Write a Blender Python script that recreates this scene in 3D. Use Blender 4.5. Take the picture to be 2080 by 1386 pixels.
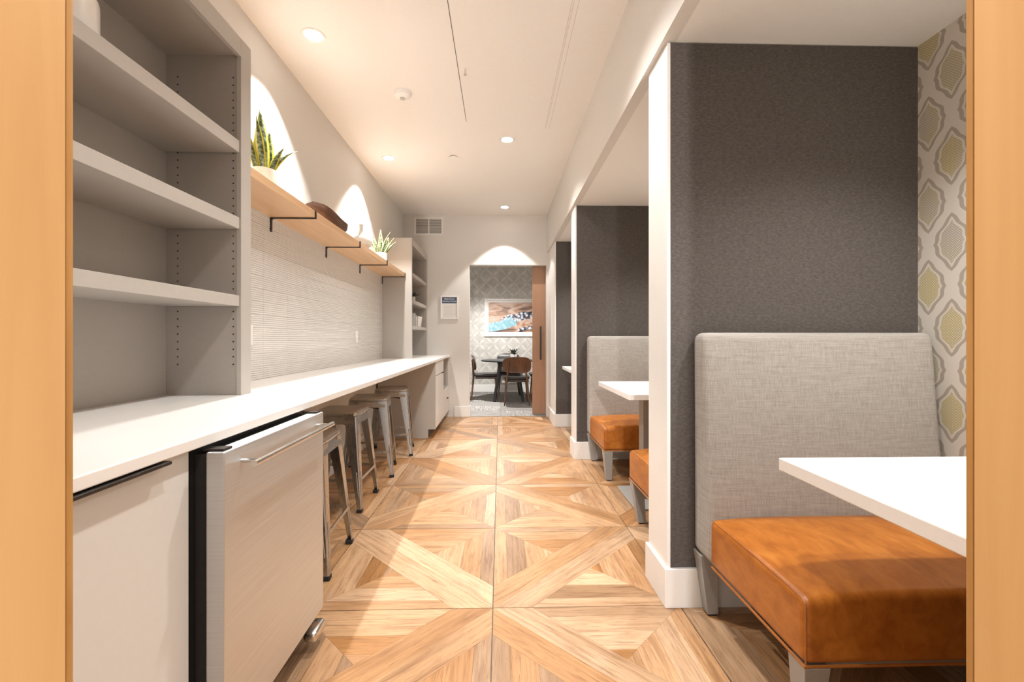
import bpy, bmesh, math, random
from mathutils import Vector, Matrix
random.seed(7)
R = math.radians
for o in list(bpy.data.objects): bpy.data.objects.remove(o)
S = bpy.context.scene
COL = S.collection

# ------------------------------------------------------------------ camera
cam_d = bpy.data.cameras.new('camera'); cam = bpy.data.objects.new('camera', cam_d); COL.objects.link(cam)
cam_d.sensor_fit = 'HORIZONTAL'; cam_d.sensor_width = 36.0; cam_d.lens = 905.0 / 2080.0 * 36.0
cam_d.shift_y = -4.5 / 2080.0
cam_d.clip_start = 0.02
CAMH = 1.143
cam.location = (0, 0, CAMH)
cam.rotation_euler = (R(90), 0, -math.atan(24.5 / 905.0))
S.camera = cam

# ------------------------------------------------------------------ world, colour management
W = bpy.data.worlds.new('World'); S.world = W; W.use_nodes = True
bg = W.node_tree.nodes['Background']; bg.inputs[0].default_value = (1.0, .97, .93, 1); bg.inputs[1].default_value = .5
S.view_settings.view_transform = 'Standard'; S.view_settings.look = 'None'
S.view_settings.exposure = 1.3; S.view_settings.gamma = 1.0; S.view_settings.use_curve_mapping = False
WARM = (1.0, .98, .955)
K = 1.0   # one dial for every lamp

def lamp(name, loc, watts, size=1.65, blend=.25, rad=.04, aim=(0, 0, -1), parent=None, color=WARM):
    d = bpy.data.lights.new(name, 'SPOT'); d.energy = watts * K; d.color = color
    d.spot_size = size; d.spot_blend = blend; d.shadow_soft_size = rad
    o = bpy.data.objects.new(name, d); COL.objects.link(o); o.location = loc
    o.rotation_euler = Vector(aim).to_track_quat('-Z', 'Y').to_euler()
    if parent: o.parent = parent
    return o

# ------------------------------------------------------------------ mesh helpers
class B:
    def __init__(s): s.v = []; s.f = []; s.uv = {}
    def add(s, vs, fs):
        n = len(s.v); s.v += [tuple(p) for p in vs]; s.f += [tuple(i + n for i in f) for f in fs]; return s
    def box(s, x0, x1, y0, y1, z0, z1):
        x0, x1 = min(x0, x1), max(x0, x1); y0, y1 = min(y0, y1), max(y0, y1); z0, z1 = min(z0, z1), max(z0, z1)
        return s.add([(x0,y0,z0),(x1,y0,z0),(x1,y1,z0),(x0,y1,z0),(x0,y0,z1),(x1,y0,z1),(x1,y1,z1),(x0,y1,z1)],
                     [(0,3,2,1),(4,5,6,7),(0,1,5,4),(1,2,6,5),(2,3,7,6),(3,0,4,7)])
    def hexa(s, p): return s.add(p, [(0,3,2,1),(4,5,6,7),(0,1,5,4),(1,2,6,5),(2,3,7,6),(3,0,4,7)])
    def cyl(s, a, b, r0, r1=None, n=16, cap=True):
        a, b = Vector(a), Vector(b); r1 = r0 if r1 is None else r1
        d = (b - a).normalized(); u = d.orthogonal().normalized(); w = d.cross(u)
        vs = []
        for p, r in ((a, r0), (b, r1)):
            for i in range(n):
                t = 2 * math.pi * i / n; vs.append(p + r * (math.cos(t) * u + math.sin(t) * w))
        fs = [(i, (i + 1) % n, n + (i + 1) % n, n + i) for i in range(n)]
        if cap: fs += [tuple(range(n - 1, -1, -1)), tuple(range(n, 2 * n))]
        return s.add(vs, fs)
    def tube(s, pts, r, n=8, cap=True):
        pts = [Vector(p) for p in pts]; vs = []; m = len(pts); up = None
        for k, p in enumerate(pts):
            d = ((pts[min(k + 1, m - 1)] - p).normalized() + (p - pts[max(k - 1, 0)]).normalized()).normalized()
            if up is None: up = d.orthogonal().normalized()
            up = (up - d * up.dot(d)).normalized(); w = d.cross(up)
            rr = r[k] if isinstance(r, (list, tuple)) else r
            vs += [p + rr * (math.cos(2*math.pi*i/n) * up + math.sin(2*math.pi*i/n) * w) for i in range(n)]
        fs = [(k*n+i, k*n+(i+1)%n, (k+1)*n+(i+1)%n, (k+1)*n+i) for k in range(m-1) for i in range(n)]
        if cap: fs += [tuple(range(n-1,-1,-1)), tuple(range((m-1)*n, m*n))]
        return s.add(vs, fs)
    def lathe(s, prof, c=(0, 0, 0), n=32):
        vs = [(c[0] + r*math.cos(2*math.pi*i/n), c[1] + r*math.sin(2*math.pi*i/n), c[2] + z) for r, z in prof for i in range(n)]
        m = len(prof)
        fs = [(k*n+i, k*n+(i+1)%n, (k+1)*n+(i+1)%n, (k+1)*n+i) for k in range(m-1) for i in range(n)]
        fs += [tuple(range(n-1,-1,-1)), tuple(range((m-1)*n, m*n))]
        return s.add(vs, fs)
    def prism(s, poly, ax, a, b):
        # poly of 2-D points in the plane of the two other axes, extruded along ax
        def p3(p, t): return {'x': (t, p[0], p[1]), 'y': (p[0], t, p[1]), 'z': (p[0], p[1], t)}[ax]
        n = len(poly)
        return s.add([p3(p, a) for p in poly] + [p3(p, b) for p in poly],
                     [tuple(range(n-1,-1,-1)), tuple(range(n, 2*n))] + [(i,(i+1)%n,n+(i+1)%n,n+i) for i in range(n)])
    def rbox(s, x0, x1, y0, y1, z0, z1, r, n=10, fn=None):
        # rounded box on a grid; fn(p, unit) may move each vertex
        h = Vector(((x1-x0)/2, (y1-y0)/2, (z1-z0)/2)); c = Vector(((x1+x0)/2, (y1+y0)/2, (z1+z0)/2))
        vs = []; idx = {}; fs = []
        def grid(t, hh):   # spread samples so that the rounding gets enough of them
            k = t / n; a = r / (2*hh)
            e = max(2, n // 4)
            if t <= e: return -1 + 2*a*(t/e)
            if t >= n - e: return 1 - 2*a*((n-t)/e)
            return -1 + 2*a + (2-4*a)*(t-e)/(n-2*e)
        def vert(i, j, k):
            key = (i, j, k)
            if key not in idx:
                u = Vector((grid(i,h.x), grid(j,h.y), grid(k,h.z)))
                p = Vector((u.x*h.x, u.y*h.y, u.z*h.z))
                q = Vector([max(-(h[a]-r), min(h[a]-r, p[a])) for a in range(3)])
                d = p - q
                if d.length > 1e-9: p = q + d.normalized()*r
                p = p + c
                if fn: p = fn(p, u)
                idx[key] = len(vs); vs.append(p)
            return idx[key]
        for a in range(n):
            for b in range(n):
                fs.append((vert(a,b,0), vert(a,b+1,0), vert(a+1,b+1,0), vert(a+1,b,0)))
                fs.append((vert(a,b,n), vert(a+1,b,n), vert(a+1,b+1,n), vert(a,b+1,n)))
                fs.append((vert(a,0,b), vert(a+1,0,b), vert(a+1,0,b+1), vert(a,0,b+1)))
                fs.append((vert(a,n,b), vert(a,n,b+1), vert(a+1,n,b+1), vert(a+1,n,b)))
                fs.append((vert(0,a,b), vert(0,a,b+1), vert(0,a+1,b+1), vert(0,a+1,b)))
                fs.append((vert(n,a,b), vert(n,a+1,b), vert(n,a+1,b+1), vert(n,a,b+1)))
        return s.add(vs, fs)
    def mesh(s, name, smooth=False):
        m = bpy.data.meshes.new(name); m.from_pydata(s.v, [], s.f); m.update()
        if smooth:
            for p in m.polygons: p.use_smooth = True
            try: m.set_sharp_from_angle(angle=R(40))
            except Exception: pass
        return m
    def obj(s, name, mat, parent=None, smooth=False, bevel=0, kind=None):
        m = s.mesh(name, smooth); m.materials.append(mat)
        return link(name, m, parent, bevel, kind)

def link(name, m, parent=None, bevel=0, kind=None):
    o = bpy.data.objects.new(name, m); COL.objects.link(o)
    if parent: o.parent = parent
    if bevel:
        md = o.modifiers.new('bevel', 'BEVEL'); md.width = bevel; md.segments = 2; md.limit_method = 'ANGLE'
    if kind: o['kind'] = kind
    return o
def thing(name, label, cat, loc=(0, 0, 0), rz=0, group=None):
    o = bpy.data.objects.new(name, None); COL.objects.link(o); o.location = loc; o.rotation_euler = (0, 0, rz)
    o.empty_display_size = .1
    return tag(o, label, cat, group)
def tag(o, label, cat, group=None):
    o['label'] = label; o['category'] = cat
    if group: o['group'] = group
    return o
def struct(name, b, mat, bevel=0, smooth=False):
    return b.obj(name, mat, None, smooth, bevel, 'structure')
def copy_tree(o, parent=None):
    c = o.copy(); COL.objects.link(c); c.parent = parent
    for ch in list(o.children): copy_tree(ch, c)
    return c

# ------------------------------------------------------------------ materials
def new_mat(name):
    m = bpy.data.materials.new(name); m.use_nodes = True
    nt = m.node_tree; return m, nt, nt.nodes['Principled BSDF']
def N(nt, t, **kw):
    n = nt.nodes.new(t)
    for k, v in kw.items():
        if k in n.inputs: n.inputs[k].default_value = v
        else: setattr(n, k, v)
    return n
def L(nt, a, b): nt.links.new(a, b)
def coords(nt, kind='Object', scale=(1, 1, 1), rot=(0, 0, 0)):
    tc = N(nt, 'ShaderNodeTexCoord'); mp = N(nt, 'ShaderNodeMapping')
    mp.inputs['Scale'].default_value = scale; mp.inputs['Rotation'].default_value = rot
    L(nt, tc.outputs[kind], mp.inputs['Vector']); return mp.outputs[0]
def ramp(nt, fac, stops):
    r = N(nt, 'ShaderNodeValToRGB'); e = r.color_ramp.elements
    while len(e) < len(stops): e.new(.5)
    for q, (p, c) in zip(e, stops): q.position = p; q.color = (*c, 1)
    L(nt, fac, r.inputs[0]); return r.outputs[0]
def bump(nt, bsdf, h, strength=.2, dist=.002):
    b = N(nt, 'ShaderNodeBump'); b.inputs['Strength'].default_value = strength; b.inputs['Distance'].default_value = dist
    L(nt, h, b.inputs['Height']); L(nt, b.outputs[0], bsdf.inputs['Normal'])
def mth(nt, op, a, b=None, c=None):
    n = N(nt, 'ShaderNodeMath', operation=op)
    for i, x in enumerate((a, b, c)):
        if x is None: continue
        if isinstance(x, (int, float)): n.inputs[i].default_value = x
        else: L(nt, x, n.inputs[i])
    return n.outputs[0]
def paint(name, c, rough=.5, noise=.03, metal=0.0, spec=.5, bump_s=.03, nscale=60):
    m, nt, b = new_mat(name)
    v = coords(nt); n = N(nt, 'ShaderNodeTexNoise', Scale=nscale, Detail=3.0); L(nt, v, n.inputs['Vector'])
    L(nt, ramp(nt, n.outputs[0], [(.3, [x*(1-noise) for x in c]), (.7, [min(1, x*(1+noise)) for x in c])]), b.inputs['Base Color'])
    b.inputs['Roughness'].default_value = rough; b.inputs['Metallic'].default_value = metal
    b.inputs['Specular IOR Level'].default_value = spec
    if bump_s: bump(nt, b, n.outputs[0], bump_s, .001)
    return m
def wood(name, dark, light, scale=(30, 30, 1.5), rough=.4, rot=(0, 0, 0), wave=.5):
    m, nt, b = new_mat(name)
    v = coords(nt, 'Object', scale, rot)
    n = N(nt, 'ShaderNodeTexNoise', Scale=1.0, Detail=6.0, Roughness=.6, Distortion=.6); L(nt, v, n.inputs['Vector'])
    v2 = coords(nt, 'Object', [s*.2 for s in scale], rot)
    n2 = N(nt, 'ShaderNodeTexNoise', Scale=1.0, Detail=2.0); L(nt, v2, n2.inputs['Vector'])
    f = mth(nt, 'ADD', mth(nt, 'MULTIPLY', n.outputs[0], 1-wave), mth(nt, 'MULTIPLY', n2.outputs[0], wave))
    L(nt, ramp(nt, f, [(.35, dark), (.65, light)]), b.inputs['Base Color'])
    b.inputs['Roughness'].default_value = rough
    bump(nt, b, n.outputs[0], .05, .001)
    return m
def brushed(name, c=(.60, .58, .55), rough=.3, scale=(3, 3, 260)):
    m, nt, b = new_mat(name)
    v = coords(nt, 'Object', scale); n = N(nt, 'ShaderNodeTexNoise', Scale=1.0, Detail=3.0); L(nt, v, n.inputs['Vector'])
    L(nt, ramp(nt, n.outputs[0], [(.3, [x*.88 for x in c]), (.7, c)]), b.inputs['Base Color'])
    b.inputs['Metallic'].default_value = 1.0
    r = N(nt, 'ShaderNodeMapRange'); r.inputs[3].default_value = rough*.8; r.inputs[4].default_value = rough*1.25
    L(nt, n.outputs[0], r.inputs[0]); L(nt, r.outputs[0], b.inputs['Roughness'])
    return m
def emit(name, c, s):
    m, nt, b = new_mat(name); b.inputs['Base Color'].default_value = (.9, .9, .9, 1)
    b.inputs['Emission Color'].default_value = (*c, 1); b.inputs['Emission Strength'].default_value = s; return m

M = {}
M['wall'] = paint('wall_paint', (.70, .67, .63), .6, .015)
M['ceiling'] = paint('ceiling_paint', (.86, .835, .80), .65, .01)
M['trim'] = paint('white_trim_paint', (.80, .78, .75), .35, .01, bump_s=.0)
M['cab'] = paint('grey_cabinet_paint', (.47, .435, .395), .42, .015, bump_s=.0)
M['cab_shaded'] = paint('shaded_cabinet_paint', (.40, .365, .33), .5, .02, bump_s=.0)  # same grey cabinet paint, darkened so the bookcase bays' shade sits in the colour
M['door_lam'] = paint('pale_cabinet_laminate', (.68, .655, .62), .4, .01, bump_s=.0)
M['quartz'] = paint('white_quartz', (.86, .84, .81), .22, .01, bump_s=.0, nscale=200)
M['laminate'] = paint('white_table_laminate', (.86, .84, .815), .3, .01, bump_s=.0)
M['black'] = paint('black_plastic', (.012, .011, .01), .35, .1, bump_s=.0)
M['rubber'] = paint('black_rubber', (.02, .02, .02), .7, .1)
M['darksteel'] = paint('dark_bronze_steel', (.045, .037, .032), .35, .2, metal=.6)
M['steel'] = brushed('brushed_stainless', (.71, .73, .745), .5, (3, 3, 200))
M['stool'] = brushed('gunmetal_sheet_steel', (.50, .495, .485), .28, (300, 300, 12))
M['chrome'] = brushed('satin_chrome', (.75, .73, .7), .22, (5, 5, 5))
M['grout'] = paint('floor_grout', (.16, .135, .11), .9, .1, nscale=120)
M['tilegrout'] = paint('wall_tile_grout', (.74, .72, .69), .8, .02)
M['ceramic'] = paint('white_ceramic', (.84, .82, .79), .25, .01, bump_s=.0)
M['gloss_tile'] = paint('glazed_tile', (.70, .665, .625), .18, .02, bump_s=.0)
M['plate'] = paint('white_switchplate', (.80, .775, .74), .35, .01, bump_s=.0)
M['slotdark'] = paint('dark_slot', (.10, .09, .08), .6, .05, bump_s=.0)
M['leggrey'] = paint('grey_painted_leg', (.33, .32, .30), .4, .03, bump_s=.0)
M['maple'] = wood('honey_maple', (.60, .33, .125), (.74, .445, .19), (26, 26, 1.6), .38, wave=.6)
M['maple_edge'] = wood('maple_edge_grain', (.40, .19, .05), (.58, .31, .10), (60, 60, 5), .4)
M['shelfwood'] = wood('pale_birch_board', (.62, .37, .19), (.80, .54, .32), (20, 1.3, 20), .35, wave=.55)
M['doorwood'] = wood('reddish_oak_veneer', (.33, .17, .095), (.42, .235, .14), (40, 40, 2), .45)
M['walnut'] = wood('walnut', (.07, .028, .012), (.20, .085, .035), (25, 25, 3), .4)
M['darkwalnut'] = wood('dark_stained_wood', (.03, .018, .012), (.075, .045, .03), (25, 25, 3), .4)
M['bowlwood'] = wood('rough_dark_bowl_wood', (.035, .018, .010), (.15, .075, .045), (40, 4, 40), .6)
M['blackmetal'] = paint('matte_black_steel', (.014, .014, .015), .4, .1)
M['blackleather'] = paint('black_leather', (.022, .019, .017), .38, .2, bump_s=.15, nscale=300)
M['soil'] = paint('potting_soil', (.04, .028, .018), .9, .4, nscale=200, bump_s=.6)
M['darkleaf'] = paint('dark_leaf', (.012, .017, .010), .5, .4)
M['teal'] = paint('teal_cover', (.04, .13, .15), .5, .4, nscale=20)
M['paper'] = paint('paper_white', (.78, .76, .72), .6, .02)
M['navy'] = paint('navy_print', (.045, .085, .16), .5, .05)
M['inkgrey'] = paint('grey_print', (.55, .52, .49), .6, .02)
M['lens'] = emit('lamp_lens', (1.0, .95, .88), 9.0)
M['reflector'] = paint('white_reflector', (.85, .84, .82), .3, .0, bump_s=.0)

def felt_mat():
    m, nt, b = new_mat('charcoal_felt')
    v = coords(nt, 'Object', (60, 60, 150)); n = N(nt, 'ShaderNodeTexNoise', Scale=1.0, Detail=6.0, Roughness=.75); L(nt, v, n.inputs['Vector'])
    v2 = coords(nt, 'Object', (700, 700, 700)); n2 = N(nt, 'ShaderNodeTexNoise', Scale=1.0, Detail=2.0); L(nt, v2, n2.inputs['Vector'])
    f = mth(nt, 'ADD', mth(nt, 'MULTIPLY', n.outputs[0], .6), mth(nt, 'MULTIPLY', n2.outputs[0], .4))
    L(nt, ramp(nt, f, [(.32, (.060, .052, .047)), (.5, (.098, .086, .079)), (.68, (.16, .142, .13))]), b.inputs['Base Color'])
    b.inputs['Roughness'].default_value = .95; b.inputs['Specular IOR Level'].default_value = .1
    bump(nt, b, n2.outputs[0], .2, .001); return m
M['felt'] = felt_mat()
def linen_mat():
    m, nt, b = new_mat('grey_crosshatch_linen')
    fs = []
    for sc in ((620, 620, 14), (14, 14, 620), (240, 240, 7), (8, 8, 240)):
        n = N(nt, 'ShaderNodeTexNoise', Scale=1.0, Detail=3.0, Roughness=.6); L(nt, coords(nt, 'Object', sc), n.inputs['Vector']); fs.append(n.outputs[0])
    f = mth(nt, 'MULTIPLY', mth(nt, 'ADD', mth(nt, 'ADD', fs[0], fs[1]), mth(nt, 'ADD', fs[2], fs[3])), .25)
    L(nt, ramp(nt, f, [(.38, (.27, .248, .222)), (.5, (.37, .345, .315)), (.62, (.46, .43, .395))]), b.inputs['Base Color'])
    b.inputs['Roughness'].default_value = .9; b.inputs['Specular IOR Level'].default_value = .15
    bump(nt, b, f, .3, .001); return m
M['linen'] = linen_mat()
def leather_mat():
    m, nt, b = new_mat('cognac_leather')
    n = N(nt, 'ShaderNodeTexNoise', Scale=1.0, Detail=5.0, Roughness=.65, Distortion=.5); L(nt, coords(nt, 'Object', (22, 9, 18)), n.inputs['Vector'])
    n2 = N(nt, 'ShaderNodeTexNoise', Scale=350.0, Detail=2.0); L(nt, coords(nt), n2.inputs['Vector'])
    L(nt, ramp(nt, n.outputs[0], [(.3, (.31, .088, .008)), (.55, (.43, .14, .016)), (.75, (.51, .19, .032))]), b.inputs['Base Color'])
    b.inputs['Roughness'].default_value = .36; bump(nt, b, n2.outputs[0], .08, .0006); return m
M['leather'] = leather_mat()
M['leatherpipe'] = paint('cognac_piping', (.36, .12, .02), .4, .1)
def plank_mat():
    m, nt, b = new_mat('wood_look_plank')
    uv = N(nt, 'ShaderNodeUVMap'); uv.uv_map = 'UVMap'
    oi = N(nt, 'ShaderNodeObjectInfo'); at = N(nt, 'ShaderNodeAttribute'); at.attribute_name = 'tone'
    rnd = mth(nt, 'FRACT', mth(nt, 'ADD', mth(nt, 'MULTIPLY', oi.outputs['Random'], 7.31), at.outputs['Fac']))
    off = N(nt, 'ShaderNodeCombineXYZ'); L(nt, mth(nt, 'MULTIPLY', rnd, 37.0), off.inputs[0]); L(nt, mth(nt, 'MULTIPLY', rnd, 91.0), off.inputs[1])
    def grain(sx, sy, det, dist=.0):
        mp = N(nt, 'ShaderNodeMapping'); mp.inputs['Scale'].default_value = (sx, sy, 1)
        add = N(nt, 'ShaderNodeVectorMath', operation='ADD'); L(nt, uv.outputs[0], mp.inputs[0]); L(nt, mp.outputs[0], add.inputs[0]); L(nt, off.outputs[0], add.inputs[1])
        n = N(nt, 'ShaderNodeTexNoise', Scale=1.0, Detail=det, Roughness=.6, Distortion=dist); L(nt, add.outputs[0], n.inputs['Vector']); return n.outputs[0]
    g1 = grain(3.5, 55, 6.0, .8); g2 = grain(11, 300, 3.0); g3 = grain(2.2, 7, 2.0, .4)
    tone = ramp(nt, rnd, [(0.0, (.335, .165, .06)), (.18, (.43, .245, .12)), (.36, (.52, .33, .19)), (.50, (.37, .18, .065)),
                          (.64, (.57, .385, .245)), (.82, (.275, .165, .09)), (1.0, (.46, .265, .13))])
    m1 = N(nt, 'ShaderNodeMixRGB', blend_type='MULTIPLY'); L(nt, tone, m1.inputs[1])
    L(nt, ramp(nt, g1, [(.3, (.66, .58, .50)), (.5, (1, 1, 1)), (.72, (1.18, 1.16, 1.12))]), m1.inputs[2]); m1.inputs[0].default_value = 1
    m2 = N(nt, 'ShaderNodeMixRGB', blend_type='MULTIPLY'); L(nt, m1.outputs[0], m2.inputs[1])
    L(nt, ramp(nt, g2, [(.32, (.42, .32, .24)), (.43, (1, 1, 1))]), m2.inputs[2]); m2.inputs[0].default_value = .85
    m3 = N(nt, 'ShaderNodeMixRGB', blend_type='MULTIPLY'); L(nt, m2.outputs[0], m3.inputs[1])
    L(nt, ramp(nt, g3, [(.3, (.86, .80, .72)), (.6, (1.08, 1.07, 1.05))]), m3.inputs[2]); m3.inputs[0].default_value = 1
    L(nt, m3.outputs[0], b.inputs['Base Color']); b.inputs['Roughness'].default_value = .38
    bump(nt, b, g2, .08, .0006); return m
M['plank'] = plank_mat()
def ogee_mat():
    m, nt, b = new_mat('ogee_wallpaper')
    tc = N(nt, 'ShaderNodeTexCoord'); sp = N(nt, 'ShaderNodeSeparateXYZ'); L(nt, tc.outputs['Object'], sp.inputs[0])
    u = mth(nt, 'DIVIDE', mth(nt, 'SUBTRACT', sp.outputs[1], 1.835), .195); v = mth(nt, 'DIVIDE', mth(nt, 'SUBTRACT', sp.outputs[2], 1.36), .345)
    p = mth(nt, 'ABSOLUTE', mth(nt, 'SUBTRACT', mth(nt, 'FRACT', mth(nt, 'ADD', u, .5)), .5))
    q = mth(nt, 'ABSOLUTE', mth(nt, 'SUBTRACT', mth(nt, 'FRACT', mth(nt, 'ADD', v, .5)), .5))
    d0 = mth(nt, 'ADD', p, q)
    sw = mth(nt, 'GREATER_THAN', d0, .5)                      # the staggered second lattice
    inv = mth(nt, 'SUBTRACT', 1.0, sw)
    pp = mth(nt, 'ADD', mth(nt, 'MULTIPLY', p, inv), mth(nt, 'MULTIPLY', mth(nt, 'SUBTRACT', .5, p), sw))
    qq = mth(nt, 'ADD', mth(nt, 'MULTIPLY', q, inv), mth(nt, 'MULTIPLY', mth(nt, 'SUBTRACT', .5, q), sw))
    og = mth(nt, 'MULTIPLY', mth(nt, 'SINE', mth(nt, 'MULTIPLY', qq, 4*math.pi)), .045)      # ogee swell
    step = mth(nt, 'MULTIPLY', mth(nt, 'SINE', mth(nt, 'MULTIPLY', qq, 12*math.pi)), .018)   # stepped shoulders
    d = mth(nt, 'ADD', mth(nt, 'SUBTRACT', mth(nt, 'ADD', pp, qq), og), step)
    line = mth(nt, 'MULTIPLY', mth(nt, 'GREATER_THAN', d, .305), mth(nt, 'LESS_THAN', d, .39))
    core = mth(nt, 'LESS_THAN', d, .255)
    dots = N(nt, 'ShaderNodeTexVoronoi', Scale=1.0); dots.inputs['Randomness'].default_value = 0.0
    L(nt, coords(nt, 'Object', (1, 135, 135), (R(45), 0, 0)), dots.inputs['Vector'])
    dt = mth(nt, 'MULTIPLY', core, mth(nt, 'GREATER_THAN', dots.outputs['Distance'], .34))
    big = N(nt, 'ShaderNodeTexNoise', Scale=2.2); L(nt, tc.outputs['Object'], big.inputs['Vector'])
    dcol = ramp(nt, big.outputs[0], [(.40, (.46, .42, .35)), (.50, (.52, .45, .22))])
    base = (.72, .68, .61)
    x1 = N(nt, 'ShaderNodeMixRGB'); L(nt, line, x1.inputs[0]); x1.inputs[1].default_value = (*base, 1); x1.inputs[2].default_value = (.45, .40, .335, 1)
    x2 = N(nt, 'ShaderNodeMixRGB'); L(nt, dt, x2.inputs[0]); L(nt, x1.outputs[0], x2.inputs[1]); L(nt, dcol, x2.inputs[2])
    L(nt, x2.outputs[0], b.inputs['Base Color']); b.inputs['Roughness'].default_value = .55; return m
M['ogee'] = ogee_mat()
def petal_mat():
    m, nt, b = new_mat('petal_wallpaper')
    tc = N(nt, 'ShaderNodeTexCoord'); sp = N(nt, 'ShaderNodeSeparateXYZ'); L(nt, tc.outputs['Object'], sp.inputs[0])
    u = mth(nt, 'MULTIPLY', sp.outputs[0], 3.4); v = mth(nt, 'MULTIPLY', sp.outputs[2], 3.4)
    p = mth(nt, 'ABSOLUTE', mth(nt, 'SUBTRACT', mth(nt, 'FRACT', u), .5)); q = mth(nt, 'ABSOLUTE', mth(nt, 'SUBTRACT', mth(nt, 'FRACT', v), .5))
    df = mth(nt, 'ABSOLUTE', mth(nt, 'SUBTRACT', p, q)); sm = mth(nt, 'ADD', p, q)
    w = mth(nt, 'MULTIPLY', mth(nt, 'SINE', mth(nt, 'MULTIPLY', sm, math.pi)), .11)
    pet = mth(nt, 'LESS_THAN', df, w)
    n = N(nt, 'ShaderNodeTexNoise', Scale=8.0, Detail=4.0); L(nt, tc.outputs['Object'], n.inputs['Vector'])
    x = N(nt, 'ShaderNodeMixRGB'); L(nt, mth(nt, 'MULTIPLY', pet, n.outputs[0]), x.inputs[0])
    L(nt, ramp(nt, n.outputs[0], [(.35, (.44, .42, .385)), (.65, (.55, .53, .49))]), x.inputs[1]); x.inputs[2].default_value = (.72, .695, .65, 1)
    L(nt, x.outputs[0], b.inputs['Base Color']); b.inputs['Roughness'].default_value = .5; return m
M['petal'] = petal_mat()
def carpet_mat():
    m, nt, b = new_mat('striped_carpet')
    oi = N(nt, 'ShaderNodeObjectInfo')
    n = N(nt, 'ShaderNodeTexNoise', Scale=1.0, Detail=3.0); L(nt, coords(nt, 'Object', (90, 4, 4)), n.inputs['Vector'])
    tone = ramp(nt, oi.outputs['Random'], [(0, (.17, .16, .15)), (.4, (.30, .285, .265)), (.7, (.22, .205, .19)), (1, (.38, .36, .335))])
    x = N(nt, 'ShaderNodeMixRGB', blend_type='MULTIPLY'); x.inputs[0].default_value = .9; L(nt, tone, x.inputs[1])
    L(nt, ramp(nt, n.outputs[0], [(.4, (.55, .55, .55)), (.6, (1.15, 1.15, 1.15))]), x.inputs[2])
    L(nt, x.outputs[0], b.inputs['Base Color']); b.inputs['Roughness'].default_value = .95; return m
M['carpet'] = carpet_mat()
def canyon_mat():
    m, nt, b = new_mat('canyon_pool_print')          # flat print: stone bands, pebbles, turquoise pool (object space, metres)
    v = coords(nt, 'Object'); sp = N(nt, 'ShaderNodeSeparateXYZ'); L(nt, v, sp.inputs[0])
    n = N(nt, 'ShaderNodeTexNoise', Scale=1.0, Detail=6.0, Distortion=1.2); L(nt, coords(nt, 'Object', (2.2, 1, 7), (0, R(14), 0)), n.inputs['Vector'])
    stone = ramp(nt, n.outputs[0], [(.3, (.06, .035, .03)), (.45, (.40, .22, .13)), (.55, (.50, .38, .31)), (.7, (.42, .16, .06))])
    vo = N(nt, 'ShaderNodeTexVoronoi', Scale=17.0); L(nt, v, vo.inputs['Vector'])
    peb = ramp(nt, vo.outputs['Distance'], [(.25, (.62, .64, .68)), (.55, (.10, .11, .15)), (.7, (.015, .015, .03))])
    band = mth(nt, 'ADD', sp.outputs[2], mth(nt, 'MULTIPLY', sp.outputs[0], -.22)); wob = mth(nt, 'MULTIPLY', mth(nt, 'SUBTRACT', n.outputs[0], .5), .25)
    bd = mth(nt, 'ADD', band, wob)
    k1 = mth(nt, 'MULTIPLY', mth(nt, 'LESS_THAN', mth(nt, 'ABSOLUTE', mth(nt, 'SUBTRACT', bd, .0)), .075), mth(nt, 'GREATER_THAN', sp.outputs[0], -.32))
    k2 = mth(nt, 'MULTIPLY', mth(nt, 'LESS_THAN', mth(nt, 'ABSOLUTE', mth(nt, 'ADD', bd, .30)), .05), mth(nt, 'GREATER_THAN', sp.outputs[0], .05))
    x1 = N(nt, 'ShaderNodeMixRGB'); L(nt, mth(nt, 'MAXIMUM', k1, k2), x1.inputs[0]); L(nt, stone, x1.inputs[1]); L(nt, peb, x1.inputs[2])
    ex = mth(nt, 'POWER', mth(nt, 'DIVIDE', mth(nt, 'ADD', sp.outputs[0], .33), .36), 2.0); ez = mth(nt, 'POWER', mth(nt, 'DIVIDE', mth(nt, 'ADD', bd, .10), .13), 2.0)
    pool = mth(nt, 'LESS_THAN', mth(nt, 'ADD', ex, ez), 1.0)
    pc = ramp(nt, vo.outputs['Distance'], [(.15, (.36, .50, .60)), (.7, (.16, .36, .42))])
    x2 = N(nt, 'ShaderNodeMixRGB'); L(nt, pool, x2.inputs[0]); L(nt, x1.outputs[0], x2.inputs[1]); L(nt, pc, x2.inputs[2])
    L(nt, x2.outputs[0], b.inputs['Base Color']); b.inputs['Roughness'].default_value = .25; return m
M['canyon'] = canyon_mat()
def snake_mat():
    m, nt, b = new_mat('snake_plant_leaf')
    uv = N(nt, 'ShaderNodeUVMap'); uv.uv_map = 'UVMap'; sp = N(nt, 'ShaderNodeSeparateXYZ'); L(nt, uv.outputs[0], sp.inputs[0])
    n = N(nt, 'ShaderNodeTexNoise', Scale=1.0, Detail=3.0, Distortion=.6)
    mp = N(nt, 'ShaderNodeMapping'); mp.inputs['Scale'].default_value = (2.2, 17, 1); L(nt, uv.outputs[0], mp.inputs[0]); L(nt, mp.outputs[0], n.inputs['Vector'])
    mid = ramp(nt, n.outputs[0], [(.40, (.035, .06, .022)), (.52, (.19, .24, .13)), (.62, (.30, .34, .22))])
    edge = mth(nt, 'GREATER_THAN', mth(nt, 'ABSOLUTE', mth(nt, 'SUBTRACT', sp.outputs[0], .5)), .33)
    x = N(nt, 'ShaderNodeMixRGB'); L(nt, edge, x.inputs[0]); L(nt, mid, x.inputs[1]); x.inputs[2].default_value = (.56, .50, .045, 1)
    L(nt, x.outputs[0], b.inputs['Base Color']); b.inputs['Roughness'].default_value = .4; return m
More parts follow.
